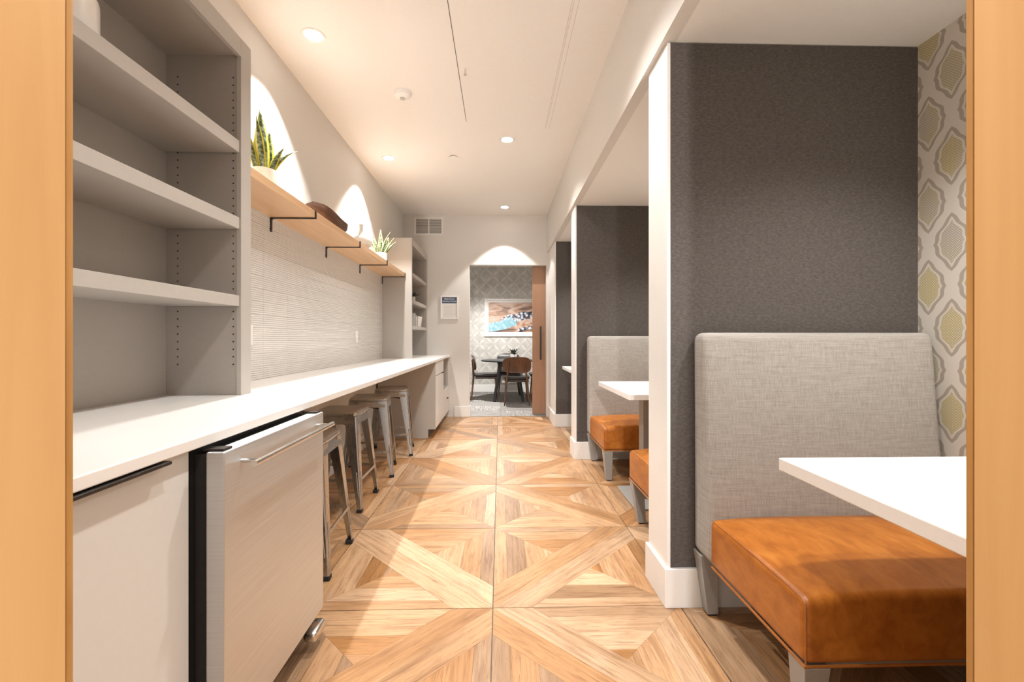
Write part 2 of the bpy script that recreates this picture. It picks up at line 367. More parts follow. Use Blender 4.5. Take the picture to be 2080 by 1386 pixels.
M['snake'] = snake_mat()
M['snakepale'] = M['snake'].copy(); M['snakepale'].name = 'pale_snake_plant_leaf'
for n_ in M['snakepale'].node_tree.nodes:
    if n_.type == 'MIX_RGB': n_.inputs[2].default_value = (.72, .70, .36, 1)

# ------------------------------------------------------------------ the room's main measures (metres)
XL = -1.42; XR = 1.81; YF = 6.55; ZC = 2.96; XH = .69; ZB = 2.41; YN = .455
CT = .905; CX = -.73                                   # worktop height, worktop front edge
DIV = [(1.881, 2.115), (4.206, 4.43), (5.769, YF)]     # partitions between the booths
XD = .715

# ---- floor: grout bed with 0.8 m porcelain tiles, each printed tile made of planks
fl = struct('floor', B().box(-2.2, 2.4, -3.2, YF + .12, -.12, -.006), M['grout'])
T = .8; GX0 = -.03; GY0 = 1.892; g = .0022; gap = .00035
def clip(poly, nx, ny, c):
    out = []
    for i in range(len(poly)):
        p, q = poly[i], poly[(i + 1) % len(poly)]
        dp, dq = nx*p[0] + ny*p[1] - c, nx*q[0] + ny*q[1] - c
        if dp <= 0: out.append(p)
        if (dp < 0 < dq) or (dq < 0 < dp):
            t = dp / (dp - dq); out.append((p[0] + t*(q[0]-p[0]), p[1] + t*(q[1]-p[1])))
    return out
def area(p): return abs(sum(p[i][0]*p[(i+1)%len(p)][1] - p[(i+1)%len(p)][0]*p[i][1] for i in range(len(p)))) / 2
def tile_planks(flip):
    sq = [(g, g), (T-g, g), (T-g, T-g), (g, T-g)]; r2 = math.sqrt(.5); w = .118; out = []
    # beam along (0,0)-(T,T): d = (y-x)*r2
    for lo, hi in ((0, w), (-w, 0)):
        p = clip(clip(sq, -r2, r2, hi - gap), r2, -r2, -lo - gap); out.append((p, (r2, r2)))
    cum = [0, .065, .165, .265, .42]
    for side in (1, -1):
        half = clip(sq, r2*side, -r2*side, -w - gap)          # side*d >= w
        for edge in (0, 1):
            if side == 1: n = (-1, 0, 0) if edge == 0 else (0, 1, T)        # left edge / top edge
            else: n = (0, -1, 0) if edge == 0 else (1, 0, T)                # bottom edge / right edge
            q = clip(half, r2, r2, T*r2 - gap) if edge == 0 else clip(half, -r2, -r2, -T*r2 - gap)
            for a, b_ in zip(cum[:-1], cum[1:]):
                s_ = clip(q, n[0], n[1], n[2] - a - gap); s_ = clip(s_, -n[0], -n[1], -(n[2] - b_) - gap)
                if len(s_) > 2 and area(s_) > 2e-4: out.append((s_, (abs(n[1]), abs(n[0]))))
    if flip: out = [([(T - x, y) for x, y in reversed(p)], (-d[0], d[1])) for p, d in out]
    return out
def plank_mesh(polys, name):
    vs = []; fs = []; uvs = []; tones = []
    for poly, d in polys:
        n = len(vs); m = len(poly); tn = random.random()
        vs += [(x, y, 0.0) for x, y in poly] + [(x, y, -.005) for x, y in poly]
        newf = [tuple(range(n, n+m))] + [(n+i, n+m+i, n+m+(i+1)%m, n+(i+1)%m) for i in range(m)]
        for f in newf:
            fs.append(f); tones.append(tn)
            for i in f:
                x, y, _ = vs[i]; uvs.append((x*d[0] + y*d[1], -x*d[1] + y*d[0] + 3.7*tn))
    me = bpy.data.meshes.new(name); me.from_pydata(vs, [], fs); me.update()
    ul = me.uv_layers.new(name='UVMap')
    for i, c in enumerate(uvs): ul.data[i].uv = c
    at = me.attributes.new('tone', 'FLOAT', 'FACE')
    for i, t in enumerate(tones): at.data[i].value = t
    me.materials.append(M['plank']); return me
PL = {f: tile_planks(f) for f in (0, 1)}
PM = {f: [plank_mesh([p], 'plank') for p in PL[f]] for f in (0, 1)}
bed = B().box(g, T-g, g, T-g, -.0058, -.005).mesh('tile'); bed.materials.append(M['grout'])
for i in range(-2, 3):
    for j in range(-3, 6):
        x0 = GX0 + i*T; y0 = GY0 + j*T
        if y0 + T > YF + .9 or x0 > 2.0: continue
        flip = (i + j) % 2          # beams meet at every other crossing
        t = link('tile', bed, fl); t.location = (x0, y0, 0)
        if i in (-1, 0, 1) and -1 <= j <= 3 and not (i == 1 and j > 2):
            for pm in PM[flip]: link('plank', pm, t)
        else:
            o = link('plank_field', plank_mesh(PL[flip], 'plank_field'), t); o['kind'] = 'stuff'
# ---- ceilings
ce = struct('ceiling', B().box(-2.2, XH + .02, YN - .15, YF + .12, ZC, ZC + .1), M['ceiling'])
B().box(-.283, -.279, 1.2, 3.73, ZC - .0012, ZC + .01).obj('panel_joint', M['slotdark'], ce)
for xx in (.388, .398, .425): B().box(xx, xx + .002, 1.2, 3.84, ZC - .001, ZC + .01).obj('diffuser_slot', M['inkgrey'], ce)
struct('ceiling_booth', B().box(XH + .06, XR + .1, YN - .15, YF, ZB, ZB + .1), M['ceiling'])
struct('wall_soffit', B().box(XH, XH + .06, YN - .15, YF, ZB - .0, ZC), M['wall'])
# ---- walls
struct('wall_left', B().box(XL - .12, XL, YN - .15, YF + .12, 0, ZC), M['wall'])
struct('wall_right', B().box(XR, XR + .12, YN - .15, YF, 0, ZB), M['ogee'])
DX0, DX1, DZ = -.447, .685, 2.23
wf = struct('wall_far', B().box(XL, DX0, YF, YF + .12, 0, ZC).box(DX0, DX1, YF, YF + .12, DZ, ZC).box(DX1, XR, YF, YF + .12, 0, ZC), M['wall'])
# baseboards
def baseboard(name, x0, x1, y0, y1): struct(name, B().box(x0, x1, y0, y1, 0, .155), M['trim'], .004)
baseboard('baseboard_far', CX + .06, DX0 + .012, YF - .014, YF)
baseboard('baseboard_far_reveal', DX0 - .002, DX0 + .012, YF, YF + .12)
baseboard('baseboard_left', XL, XL + .014, 1.76, 5.12)
# ---- partitions with felt panels
for k, (a, b_) in enumerate(DIV):
    p = struct('wall_partition_%d' % (k + 1), B().box(XD, XR, a + .008, b_ - (.008 if k < 2 else 0), 0, ZB), M['trim'])
    for y0, y1 in ((a, a + .008), (b_ - .008, b_)):
        if k == 2 and y1 == b_: continue
        B().box(XD + .012, XR - .001, y0, y1, .168, ZB - .004).obj('felt_panel', M['felt'], p)
    B().box(XD - .003, XD + .012, a - .001, b_ + (.001 if k < 2 else 0), .16, ZB - .004).obj('end_panel', M['trim'], p, bevel=.002)
    yb_ = b_ + (.013 if k < 2 else 0)
    B().prism([(XD - .016, a - .013), (XR, a - .013), (XR, a + .006), (XD, a + .006), (XD, yb_), (XD - .016, yb_)], 'z', 0, .166).obj('baseboard', M['trim'], p, bevel=.003)
# ---- near doorway, the camera looks through it
struct('wall_near', B().box(XL, -.62, YN - .13, YN - .02, 0, ZC).box(.66, XR, YN - .13, YN - .02, 0, ZC), M['wall'])
for s_, xi, nm in ((-1, -.4235, 'trim_1'), (1, .4885, 'trim_2')):
    j = struct(nm, B().box(xi, xi + s_*.19, YN - .30, YN - .0085, 0, ZC), M['maple'], .001)
    B().box(xi + s_*.0006, xi + s_*.19, YN - .0075, YN, 0, ZC).obj('edge_band', M['maple_edge'], j, bevel=.001)
# ---- wall tiles: 76 x 305 mm ribbed tiles, stacked
prof = []; TH = .0762; TL = .305; nr = 6
pts = [(0.0, .001)]
for r_ in range(nr):
    z0 = .0012 + (TH - .0024)*r_/nr; dz = (TH - .0024)/nr
    pts += [(.0075, z0 + .0012), (.0088, z0 + dz*.5), (.0075, z0 + dz - .0012), (.0045, z0 + dz)]
pts[-1] = (0.0, TH - .001)
def tile_mesh(a, b_, z1=None):
    q = [(x, min(z, z1)) for x, z in pts] if z1 else pts
    me = B().prism([(x, z) for x, z in q], 'y', a, b_).mesh('tile'); me.materials.append(M['gloss_tile']); return me
tm = {}
wl = bpy.data.objects['wall_left']
ys = [1.985, 2.09] + [2.09 + TL*i for i in range(1, 11)] + [5.40]
for a, b_ in zip(ys[:-1], ys[1:]):
    if b_ - a < .02: continue
    for r_ in range(13):
        key = (round(b_ - a, 3),)
        if key not in tm: tm[key] = tile_mesh(.001, b_ - a - .001)
        if CT + r_*TH > 1.886: continue
        o = link('tile', tm[key], wl); o.location = (XL, a, CT + r_*TH)
B().box(XL, XL + .0035, 1.985, 5.40, CT, CT + 13*TH).obj('tile_grout', M['tilegrout'], wl)

# ------------------------------------------------------------------ downlights (visible ones and their row-mates above the frame)
def downlight(x, y, z, label, watts, **kw):
    t = thing('recessed_downlight', label, 'ceiling light', (x, y, z), 0, 'recessed ceiling downlights')
    B().lathe([(.052, -.001), (.066, -.004), (.070, -.004), (.070, 0), (.052, .0)], n=40).obj('trim_ring', M['reflector'], t, smooth=True)
    B().lathe([(.0, -.0015), (.051, -.0015), (.051, -.0005), (.0, -.0005)], n=40).obj('lens', M['lens'], t)
    lamp('downlight_lamp', (0, 0, -.012), watts, parent=t, **kw)
    return t
LW = dict(size=R(95), blend=.32, rad=.025)
LA = dict(size=R(122), blend=.7, rad=.05)
downlight(-1.117, 2.70, ZC, 'round white downlight above the taller snake plant, close to the left wall', 75, **LW)
downlight(-1.117, 4.51, ZC, 'round white downlight above the white vase, close to the left wall', 75, **LW)
downlight(.065, .62, ZC, 'round white downlight above the end of the worktop by the doorway', 48, **LA)
downlight(.065, 4.065, ZC, 'round white downlight over the middle of the aisle beside the sensor', 58, **LA)
downlight(.065, 6.15, ZC, 'round white downlight right in front of the doorway in the end wall', 34, size=R(86), blend=.16, rad=.025)
downlight(.065, 2.05, ZC, 'round white downlight over the aisle near the stainless refrigerator', 60, **LA)
for yb, yn_ in ((.98, 'the table by the honey maple frame'), (3.17, 'the table between two leather benches'), (5.0, 'the small table beyond the second partition')):
    downlight(1.33, yb, ZB, 'round white downlight in the low booth ceiling above ' + yn_, 44, size=R(125), blend=.6, rad=.05)
# the room the camera stands in: one lamp whose light falls in through the doorway
t = thing('pendant_lamp', 'small pendant lamp hanging in the room before the maple doorway', 'lamp', (-.13, -2.3, 2.35))
B().lathe([(.02, .0), (.09, -.08), (.085, -.08), (.015, -.005)], n=24).obj('shade', M['reflector'], t, smooth=True)
B().cyl((0, 0, 0), (0, 0, .6), .004, n=8).obj('cord', M['black'], t)
lamp('pendant_bulb', (0, 0, -.10), 165, size=R(165), blend=.4, rad=.05, aim=(0, .9, -.5), parent=t)

# ------------------------------------------------------------------ worktop and base units
tag(B().box(XL, CX, .50, YF, CT - .028, CT).obj('worktop', M['quartz'], bevel=.003), 'long white quartz worktop running along the tiled wall to the end wall', 'countertop')
XC = CX - .022
t = thing('base_cabinet', 'pale grey base cabinet with black edge pull beside the refrigerator', 'cabinet', (XC, .50, 0))
B().box(-.60, -.02, .0, .60, .10, CT - .03).obj('body', M['cab'], t)
B().box(-.60, -.07, .0, .60, 0, .10).obj('toe_kick', M['slotdark'], t)
d = B().box(-.019, 0, .003, .598, .105, CT - .034).obj('door', M['door_lam'], t, bevel=.0015)
h = B().box(-.018, .022, .255, .505, CT - .0335, CT - .0315).obj('edge_pull', M['black'], d)
B().cyl((.023, .255, CT - .036), (.023, .505, CT - .036), .0045, n=12).obj('pull_lip', M['darksteel'], d, smooth=True)
# refrigerator
FX = -.68
t = thing('undercounter_refrigerator', 'stainless steel undercounter refrigerator with a bar handle beneath the worktop', 'refrigerator', (FX, 1.118, 0))
B().box(-.60, -.075, -.012, .625, .09, .868).obj('body', M['black'], t)
B().box(-.60, -.10, 0, .61, 0, .09).obj('toe_grille', M['black'], t)
B().box(-.075, -.045, .008, .612, .118, .855).obj('gasket', M['rubber'], t)
d = B().box(-.045, 0, 0, .618, .112, .862).obj('door', M['steel'], t, bevel=.003)
B().cyl((.048, .045, .822), (.048, .585, .822), .0085, n=20).obj('bar_handle', M['chrome'], d, smooth=True)
for yy in (.075, .555): B().cyl((0, yy, .822), (.048, yy, .822), .006, n=14).obj('handle_post', M['chrome'], d, smooth=True)
for yy in (.012, .575): B().box(-.06, -.008, yy, yy + .035, .862, .868).obj('hinge', M['darksteel'], d, bevel=.001)
for yy in (.03, .05): B().cyl((-.03, yy, .862), (-.03, yy, .8645), .004, n=10).obj('screw', M['darksteel'], d)
B().rbox(-.03, .02, .50, .60, .045, .085, .015, 6).obj('foot_pedal', M['chrome'], t, smooth=True)
B().box(-.10, -.03, .54, .56, .05, .075).obj('pedal_arm', M['darksteel'], t)
# far base unit
t = thing('base_cabinet', 'grey base unit with drawers and open niche against the end wall', 'cabinet', (XC + .01, 5.15, 0))
LEN = YF - .002 - 5.15
c = B().box(-.66, -.019, 0, .02, .0, CT - .03)                       # end panel to the floor, with toe notch
B().prism([(-.66, 0), (-.085, 0), (-.085, .10), (-.0, .10), (-.0, CT - .03), (-.66, CT - .03)], 'y', 0, .02).obj('end_panel', M['cab'], t, bevel=.001)
B().box(-.66, -.02, .02, .74, .10, CT - .03).box(-.66, -.02, .74, LEN, .10, .46).box(-.66, -.02, LEN - .02, LEN, .46, CT - .03).box(-.66, -.64, .74, LEN, .46, CT - .03).obj('body', M['cab'], t)
B().box(-.66, -.085, .02, LEN, 0, .10).obj('toe_kick', M['slotdark'], t)
B().box(-.019, 0, .022, .735, .715, CT - .034).obj('drawer', M['door_lam'], t, bevel=.0015)
d = B().box(-.019, 0, .022, .735, .105, .705).obj('door', M['door_lam'], t, bevel=.0015)
B().box(-.018, .012, .60, .72, .7065, .7085).obj('edge_pull', M['black'], d)
d = B().box(-.019, 0, .742, LEN - .002, .105, .455).obj('drawer', M['door_lam'], t, bevel=.0015)
B().box(0, .022, 1.08, 1.13, .31, .325).obj('pull', M['darksteel'], d, bevel=.002)

# ------------------------------------------------------------------ open bookcases standing on the worktop
def holes(xs, y, zs):
    b = B()
    for x in xs:
        for z in zs: b.cyl((x, y, z), (x, y - .0008, z), .0032, n=8)
    return b
def bookcase(label, x_front, y0, y1, top, shelves, inner_y0, inner_y1, hx):
    xb = XL + .002; dep = xb - x_front
    t = thing('bookcase', label, 'bookcase', (x_front, y0, CT)); w = y1 - y0; H = top - CT
    a, b_ = inner_y0 - y0, inner_y1 - y0
    B().box(dep, dep + .012, 0, w, 0, H).obj('back_panel', M['cab_shaded'], t)
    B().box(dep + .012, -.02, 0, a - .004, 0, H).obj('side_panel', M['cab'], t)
    B().box(dep + .012, -.02, b_ + .004, w, 0, H).obj('side_panel', M['cab_shaded' if y0 < 3 else 'cab'], t)
    B().box(dep + .012, -.02, a - .004, b_ + .004, H - .07, H).obj('top_panel', M['cab'], t)
    B().box(-.02, 0, 0, a, 0, H).box(-.02, 0, b_, w, 0, H).box(-.02, 0, a, b_, H - .078, H).obj('face_frame', M['cab'], t, bevel=.001)
    for (zt, zb) in shelves:
        B().box(dep + .012, -.006, a, b_ - .002, zb - CT, zt - CT).obj('shelf', M['cab'], t, bevel=.0015)
    zs = [.13 + .0319*i for i in range(int((H - .25)/.0319))]
    holes(hx, b_ + .0038, zs).obj('pin_holes', M['black'], t, kind='stuff')
    return t
bookcase('tall grey open bookcase with three empty lower bays beside the maple doorway', -1.092, .52, 1.985, 2.412,
         ((1.978, 1.928), (1.655, 1.606), (1.326, 1.28)), .58, 1.911, (-.265, -.035))
bookcase('narrow grey open bookcase holding a small dark plant and books by the end wall', -1.062, 5.40, YF - .003, 2.36,
         ((1.955, 1.908), (1.625, 1.578), (1.305, 1.262)), 5.44, YF - .05, (-.30, -.05))

# ------------------------------------------------------------------ floating shelf with brackets
SX, SZ0, SZ1 = -1.14, 1.89, 1.932
t = thing('wall_shelf', 'long pale birch shelf on dark steel brackets above the wall tiles', 'shelf', (XL, 1.99, SZ0))
B().box(.0, SX - XL, 0, 5.395 - 1.99, 0, SZ1 - SZ0).obj('board', M['shelfwood'], t, bevel=.002)
for yb in (2.783, 3.656, 4.527, 5.375):
    y = yb - 1.99; w = .008; D = SX - XL
    b = B().box(.0, D + .006, y - w, y + w, -.007, -.0005).box(D + .0005, D + .007, y - w, y + w, -.007, SZ1 - SZ0 + .004)
    b.box(.0, .016, y - w, y + w, -.088, -.007)
    b.prism([(.006, -.007), (.03, -.007), (.012, -.014), (.006, -.03)], 'y', y - w, y + w)
    br = b.obj('bracket', M['darksteel'], t, bevel=.0008)
    B().cyl((.015, y, -.078), (.019, y, -.078), .0045, n=10).obj('screw', M['chrome'], br)

# ------------------------------------------------------------------ plants, vase, bowl
def leaf_mesh(name, pts, wid, mat, parent, face):
    # strap leaf along a path, a shallow V across; face = sideways direction
    n = len(pts); vs = []; uvs = []; fs = []
    for k, p in enumerate(pts):
        p = Vector(p); t_ = k/(n-1); w_ = wid * (math.sin(math.pi*min(1, .32 + .68*t_))**.6 if t_ < .999 else .02) if False else wid * max(.02, (1 - t_**3)*(.62 + .38*math.sin(math.pi*t_)))
        fvec = Vector(face).normalized(); dn = Vector(pts[min(k+1, n-1)]) - Vector(pts[max(k-1, 0)])
        out = dn.cross(fvec).normalized()
        for q in range(5):
            s_ = (q - 2)/2.0; vs.append(p + fvec*(s_*w_/2) + out*(-.22*w_*(1 - abs(s_)))); uvs.append((q/4, t_))
    for k in range(n-1):
        for q in range(4): fs.append((k*5+q, k*5+q+1, (k+1)*5+q+1, (k+1)*5+q))
    me = bpy.data.meshes.new(name); me.from_pydata(vs, [], fs); me.update()
    ul = me.uv_layers.new(name='UVMap')
    for p in me.polygons:
        p.use_smooth = True
        for li in p.loop_indices: ul.data[li].uv = uvs[me.loops[li].vertex_index]
    me.materials.append(mat)
    o = link(name, me, parent); md = o.modifiers.new('thick', 'SOLIDIFY'); md.thickness = .002; md.offset = 0
    return o
def pot(t, r, hgt, mat):
    b = B().lathe([(r*.86, 0), (r*.97, .006), (r, .02), (r, hgt - .008), (r*.985, hgt), (r*.90, hgt), (r*.89, hgt - .02), (.0, hgt - .02)], n=40)
    b.obj('pot', mat, t, smooth=True)
    B().lathe([(.0, hgt - .021), (r*.885, hgt - .021), (r*.885, hgt - .016), (0, hgt - .014)], n=24).obj('soil', M['soil'], t)
def snake_plant(label, loc, r, hgt, leaves, mat, group=None):
    t = thing('potted_snake_plant', label, 'plant', loc, 0, group); pot(t, r, hgt, M['ceramic'])
    for (bx, by, dx, dy, ln, wd, curl) in leaves:
        pts = []
        for k in range(9):
            f = k/8; a_ = bx + dx*f + dx*curl*f**3; r_ = by + dy*f + dy*curl*f**3     # depth and sideways offsets in the clump
            pts.append((.9*r_ - .43*a_, .43*r_ + .9*a_, hgt - .025 + ln*(f - .12*abs(curl)*f**3)))
        tw = random.uniform(-.35, .35)
        leaf_mesh('leaf', pts, wd*1.15, mat, t, (.9*math.cos(tw) - .43*math.sin(tw), .43*math.cos(tw) + .9*math.sin(tw), 0))
    return t
snake_plant('tall snake plant with yellow-edged upright leaves in a white pot', (-1.285, 2.46, SZ1), .062, .128,
            [(-.01, -.002, .0, -.015, .36, .070, 0), (.012, -.028, .012, -.012, .24, .046, 0), (.02, .018, .02, .010, .27, .050, 0), (.0, .03, .01, .05, .19, .036, .5),
             (.01, .025, .03, .085, .20, .034, .7), (-.02, -.03, -.02, -.055, .27, .034, .3), (-.02, .0, -.03, -.03, .30, .04, .1), (.03, -.005, .03, -.005, .17, .034, .0)], M['snake'])
snake_plant('short pale-edged snake plant in a white pot at the end of the shelf', (-1.275, 4.80, SZ1), .064, .128,
            [(0, 0, .0, .0, .28, .046, 0), (.01, -.03, .015, -.055, .25, .05, .1), (.02, .01, .02, .012, .17, .046, 0), (0, .03, .0, .05, .21, .048, .1),
             (.0, .035, .02, .11, .17, .034, .2), (-.01, .0, -.02, .07, .27, .024, .4), (.01, -.035, .01, -.06, .15, .026, .1), (-.01, .03, -.02, .09, .20, .022, .2)], M['snakepale'])
# plant pot on the near bookcase's top shelf
t = thing('potted_plant', 'wide white pot with a plant on the top bookcase shelf', 'plant', (-1.235, 1.26, 1.978))
pot(t, .10, .125, M['ceramic'])
for k in range(9):
    a = k*.7; leaf_mesh('leaf', [(.04*math.cos(a)*(1+f*2.0), .04*math.sin(a)*(1+f*2.0), .10 + .16*f - .06*f*f) for f in [i/6 for i in range(7)]], .035, M['snake'], t, (-math.sin(a), math.cos(a), 0))
t = tag(B().lathe([(.035, 0), (.052, .006), (.088, .040), (.097, .070), (.088, .095), (.058, .118), (.032, .140), (.019, .165), (.0165, .200), (.0195, .228), (.016, .231), (.0115, .226), (.0105, .19), (.0, .16)], n=48).obj('bottle_vase', M['ceramic'], smooth=True),
        'round-bellied white vase with a thin neck on the birch shelf', 'vase')
t.location = (-1.235, 4.0, SZ1)
def dough_bowl():
    b = B(); n = 20; m = 9; vs = []; fs = []
    for sh, inset in ((0, 0), (1, .012)):
        for i in range(n + 1):
            s_ = -1 + 2*i/n; hw = .105*(1 - abs(s_)**3.2)**.5 + .002; rim = .085 + .045*s_*s_*(1 if s_ < 0 else .55)
            L_ = .29 - inset*.6
            for j in range(m):
                a = math.pi*j/(m-1); vs.append(((hw - inset*.6*(1 if hw > .02 else 0))*math.cos(a)*-1, s_*L_, rim - (rim - inset*1.0)*math.sin(a)**.7*(1 - abs(s_)**4*.75)))
    N1 = (n+1)*m
    for base, flip in ((0, 0), (N1, 1)):
        for i in range(n):
            for j in range(m-1):
                f = (base+i*m+j, base+i*m+j+1, base+(i+1)*m+j+1, base+(i+1)*m+j); fs.append(f[::-1] if flip else f)
    for i in range(n):
        for j in (0, m-1): fs.append((i*m+j, (i+1)*m+j, N1+(i+1)*m+j, N1+i*m+j))
    b.add(vs, fs); return b
t = tag(dough_bowl().obj('dough_bowl', M['bowlwood'], smooth=True), 'long dark carved wooden bowl lying on the birch shelf', 'bowl'); t.location = (-1.262, 3.30, SZ1); t.rotation_euler = (0, 0, R(3))
# things in the far bookcase
t = thing('potted_plant', 'small dark leafy plant in a white pot in the narrow bookcase', 'plant', (-1.16, 5.93, 1.625)); pot(t, .04, .075, M['ceramic'])
for k in range(12):
    a = k*2.4; e = .07 + .07*random.random()
    leaf_mesh('leaf', [(e*math.cos(a)*f, e*math.sin(a)*f, .06 + .09*f*(.5 + .5*random.random()) + .0*f) for f in (0, .3, .6, .85, 1)], .024, M['darkleaf'], t, (-math.sin(a), math.cos(a), 0))
for k, (mt, lb, th, hh) in enumerate((('paper', 'thin white book leaning beside the teal book', .014, .17), ('teal', 'teal book standing between white books', .02, .165), ('paper', 'thicker white book next to the white storage bin', .022, .15))):
    t = thing('book', lb, 'book', (-1.10, 5.80 + .035*k, 1.305), 0, 'books in the narrow bookcase')
    B().box(-.12, 0, 0, th, 0, hh).obj('cover', M[mt], t, bevel=.001); B().box(-.118, -.002, .002, th - .002, .003, hh + .0005).obj('pages', M['paper'], t)
t = thing('storage_bin', 'white storage bin with flared sides in the narrow bookcase', 'bin', (-1.175, 6.09, 1.305))
B().hexa([(-.08,-.12,0),(.08,-.12,0),(.08,.12,0),(-.08,.12,0),(-.095,-.135,.14),(.095,-.135,.14),(.095,.135,.14),(-.095,.135,.14)]).obj('bin_body', M['paper'], t, bevel=.003)
B().box(-.085, .085, -.125, .125, .1385, .1405).obj('inside', M['slotdark'], t)

# ------------------------------------------------------------------ outlets, ceiling devices, vent, sign
def outlet(y, z, label, kind):
    t = thing('wall_outlet', label, 'outlet', (XL + .0088, y, z))
    B().box(0, .005, -.036, .036, -.058, .058).obj('cover_plate', M['plate'], t, bevel=.002)
    for dz in (-.022, .022):
        q = B().rbox(.004, .0068, -.017, .017, dz - .014, dz + .014, .0013, 4).obj('receptacle', M['plate'], t)
        for dy in (-.006, .006): B().box(.0066, .0071, dy - .0012, dy + .0012, dz - .001, dz + .008).obj('slot', M['slotdark'], q)
        B().cyl((.0066, 0, dz - .007), (.0071, 0, dz - .007), .0022, n=10).obj('slot', M['slotdark'], q)
outlet(2.54, 1.165, 'white power outlet in the tiles right beside the tall bookcase', 0)
outlet(4.42, 1.165, 'white power outlet in the tiles below the white vase', 0)
t = thing('smoke_detector', 'white domed detector with a grey sensor eye on the ceiling', 'detector', (-.717, 3.306, ZC))
B().lathe([(.062, 0), (.062, -.012), (.056, -.030), (.030, -.042), (0, -.043)], n=40).obj('housing', M['reflector'], t, smooth=True)
B().lathe([(.018, -.041), (.018, -.050), (.0, -.052)], n=24).obj('sensor_eye', M['inkgrey'], t, smooth=True)
t = thing('sprinkler_cover', 'flat white sprinkler cover disc on the ceiling', 'sprinkler', (-.464, 4.464, ZC))
B().lathe([(.045, -.006), (.045, -.010), (0, -.010)], n=32).obj('cover_disc', M['reflector'], t); B().cyl((0, 0, 0), (0, 0, -.007), .034, n=24).obj('gap_ring', M['slotdark'], t)
t = thing('ceiling_sprinkler', 'tiny chrome sprinkler head on the ceiling by the panel joint', 'sprinkler', (-.234, 3.01, ZC))
B().cyl((0, 0, 0), (0, 0, -.004), .016, n=20).obj('escutcheon', M['reflector'], t); B().cyl((0, 0, -.004), (0, 0, -.035), .005, n=12).obj('stem', M['chrome'], t); B().cyl((0, 0, -.035), (0, 0, -.038), .011, n=14).obj('deflector', M['chrome'], t)
t = thing('air_vent', 'white louvred air vent grille high on the end wall', 'vent', (-1.04, YF, 2.79))
B().box(-.213, .213, -.006, 0, -.132, -.106).box(-.213, .213, -.006, 0, .106, .132).box(-.213, -.185, -.006, 0, -.106, .106).box(.185, .213, -.006, 0, -.106, .106).box(-.009, .009, -.006, 0, -.106, .106).obj('frame', M['trim'], t, bevel=.001)
B().box(-.185, .185, -.0005, .0, -.106, .106).obj('duct_back', M['slotdark'], t)
for sx in (-1, 1):
    for k in range(13):
        z = -.098 + k*.0163; x0, x1 = (-.185, -.009) if sx < 0 else (.009, .185)
        B().hexa([(x0,-.006,z-.004),(x1,-.006,z-.004),(x1,-.001,z+.004),(x0,-.001,z+.004),(x0,-.006,z-.0025),(x1,-.006,z-.0025),(x1,-.001,z+.0055),(x0,-.001,z+.0055)]).obj('slat', M['trim'], t)
t = thing('framed_notice', 'small white framed notice with a navy heading on the end wall', 'sign', (-.739, YF, 1.601))
B().box(-.129, .129, -.018, 0, -.172, -.152).box(-.129, .129, -.018, 0, .152, .172).box(-.129, -.109, -.018, 0, -.152, .152).box(.109, .129, -.018, 0, -.152, .152).obj('frame', M['trim'], t, bevel=.002)
B().box(-.109, .109, -.006, 0, -.152, .152).obj('sheet', M['paper'], t)
hd = B().box(-.107, .107, -.0075, -.006, .062, .150).obj('heading_band', M['navy'], t)
def lettering(txt, size, loc, mat, parent):
    cu = bpy.data.curves.new('lettering', 'FONT'); cu.body = txt; cu.size = size; cu.align_x = 'CENTER'; cu.align_y = 'CENTER'; cu.extrude = .0003
    tmp = bpy.data.objects.new('lettering_curve', cu); COL.objects.link(tmp)
    bpy.context.view_layer.update()
    me = bpy.data.meshes.new_from_object(tmp.evaluated_get(bpy.context.evaluated_depsgraph_get())); bpy.data.objects.remove(tmp)
    me.materials.clear(); me.materials.append(mat)
    o = link('lettering', me, parent); o.location = loc; o.rotation_euler = (R(90), 0, 0); return o
lettering('PRINTING', .034, (0, -.0079, .122), M['paper'], hd)
lettering('INSTRUCTIONS', .0285, (0, -.0079, .088), M['paper'], hd)
b = B()
for k in range(9): b.box(-.085, .085 - (.03 if k % 3 == 2 else 0), -.0068, -.006, .035 - k*.02 - .0016, .035 - k*.02 + .0016)
b.obj('text_lines', M['inkgrey'], t, kind='stuff')

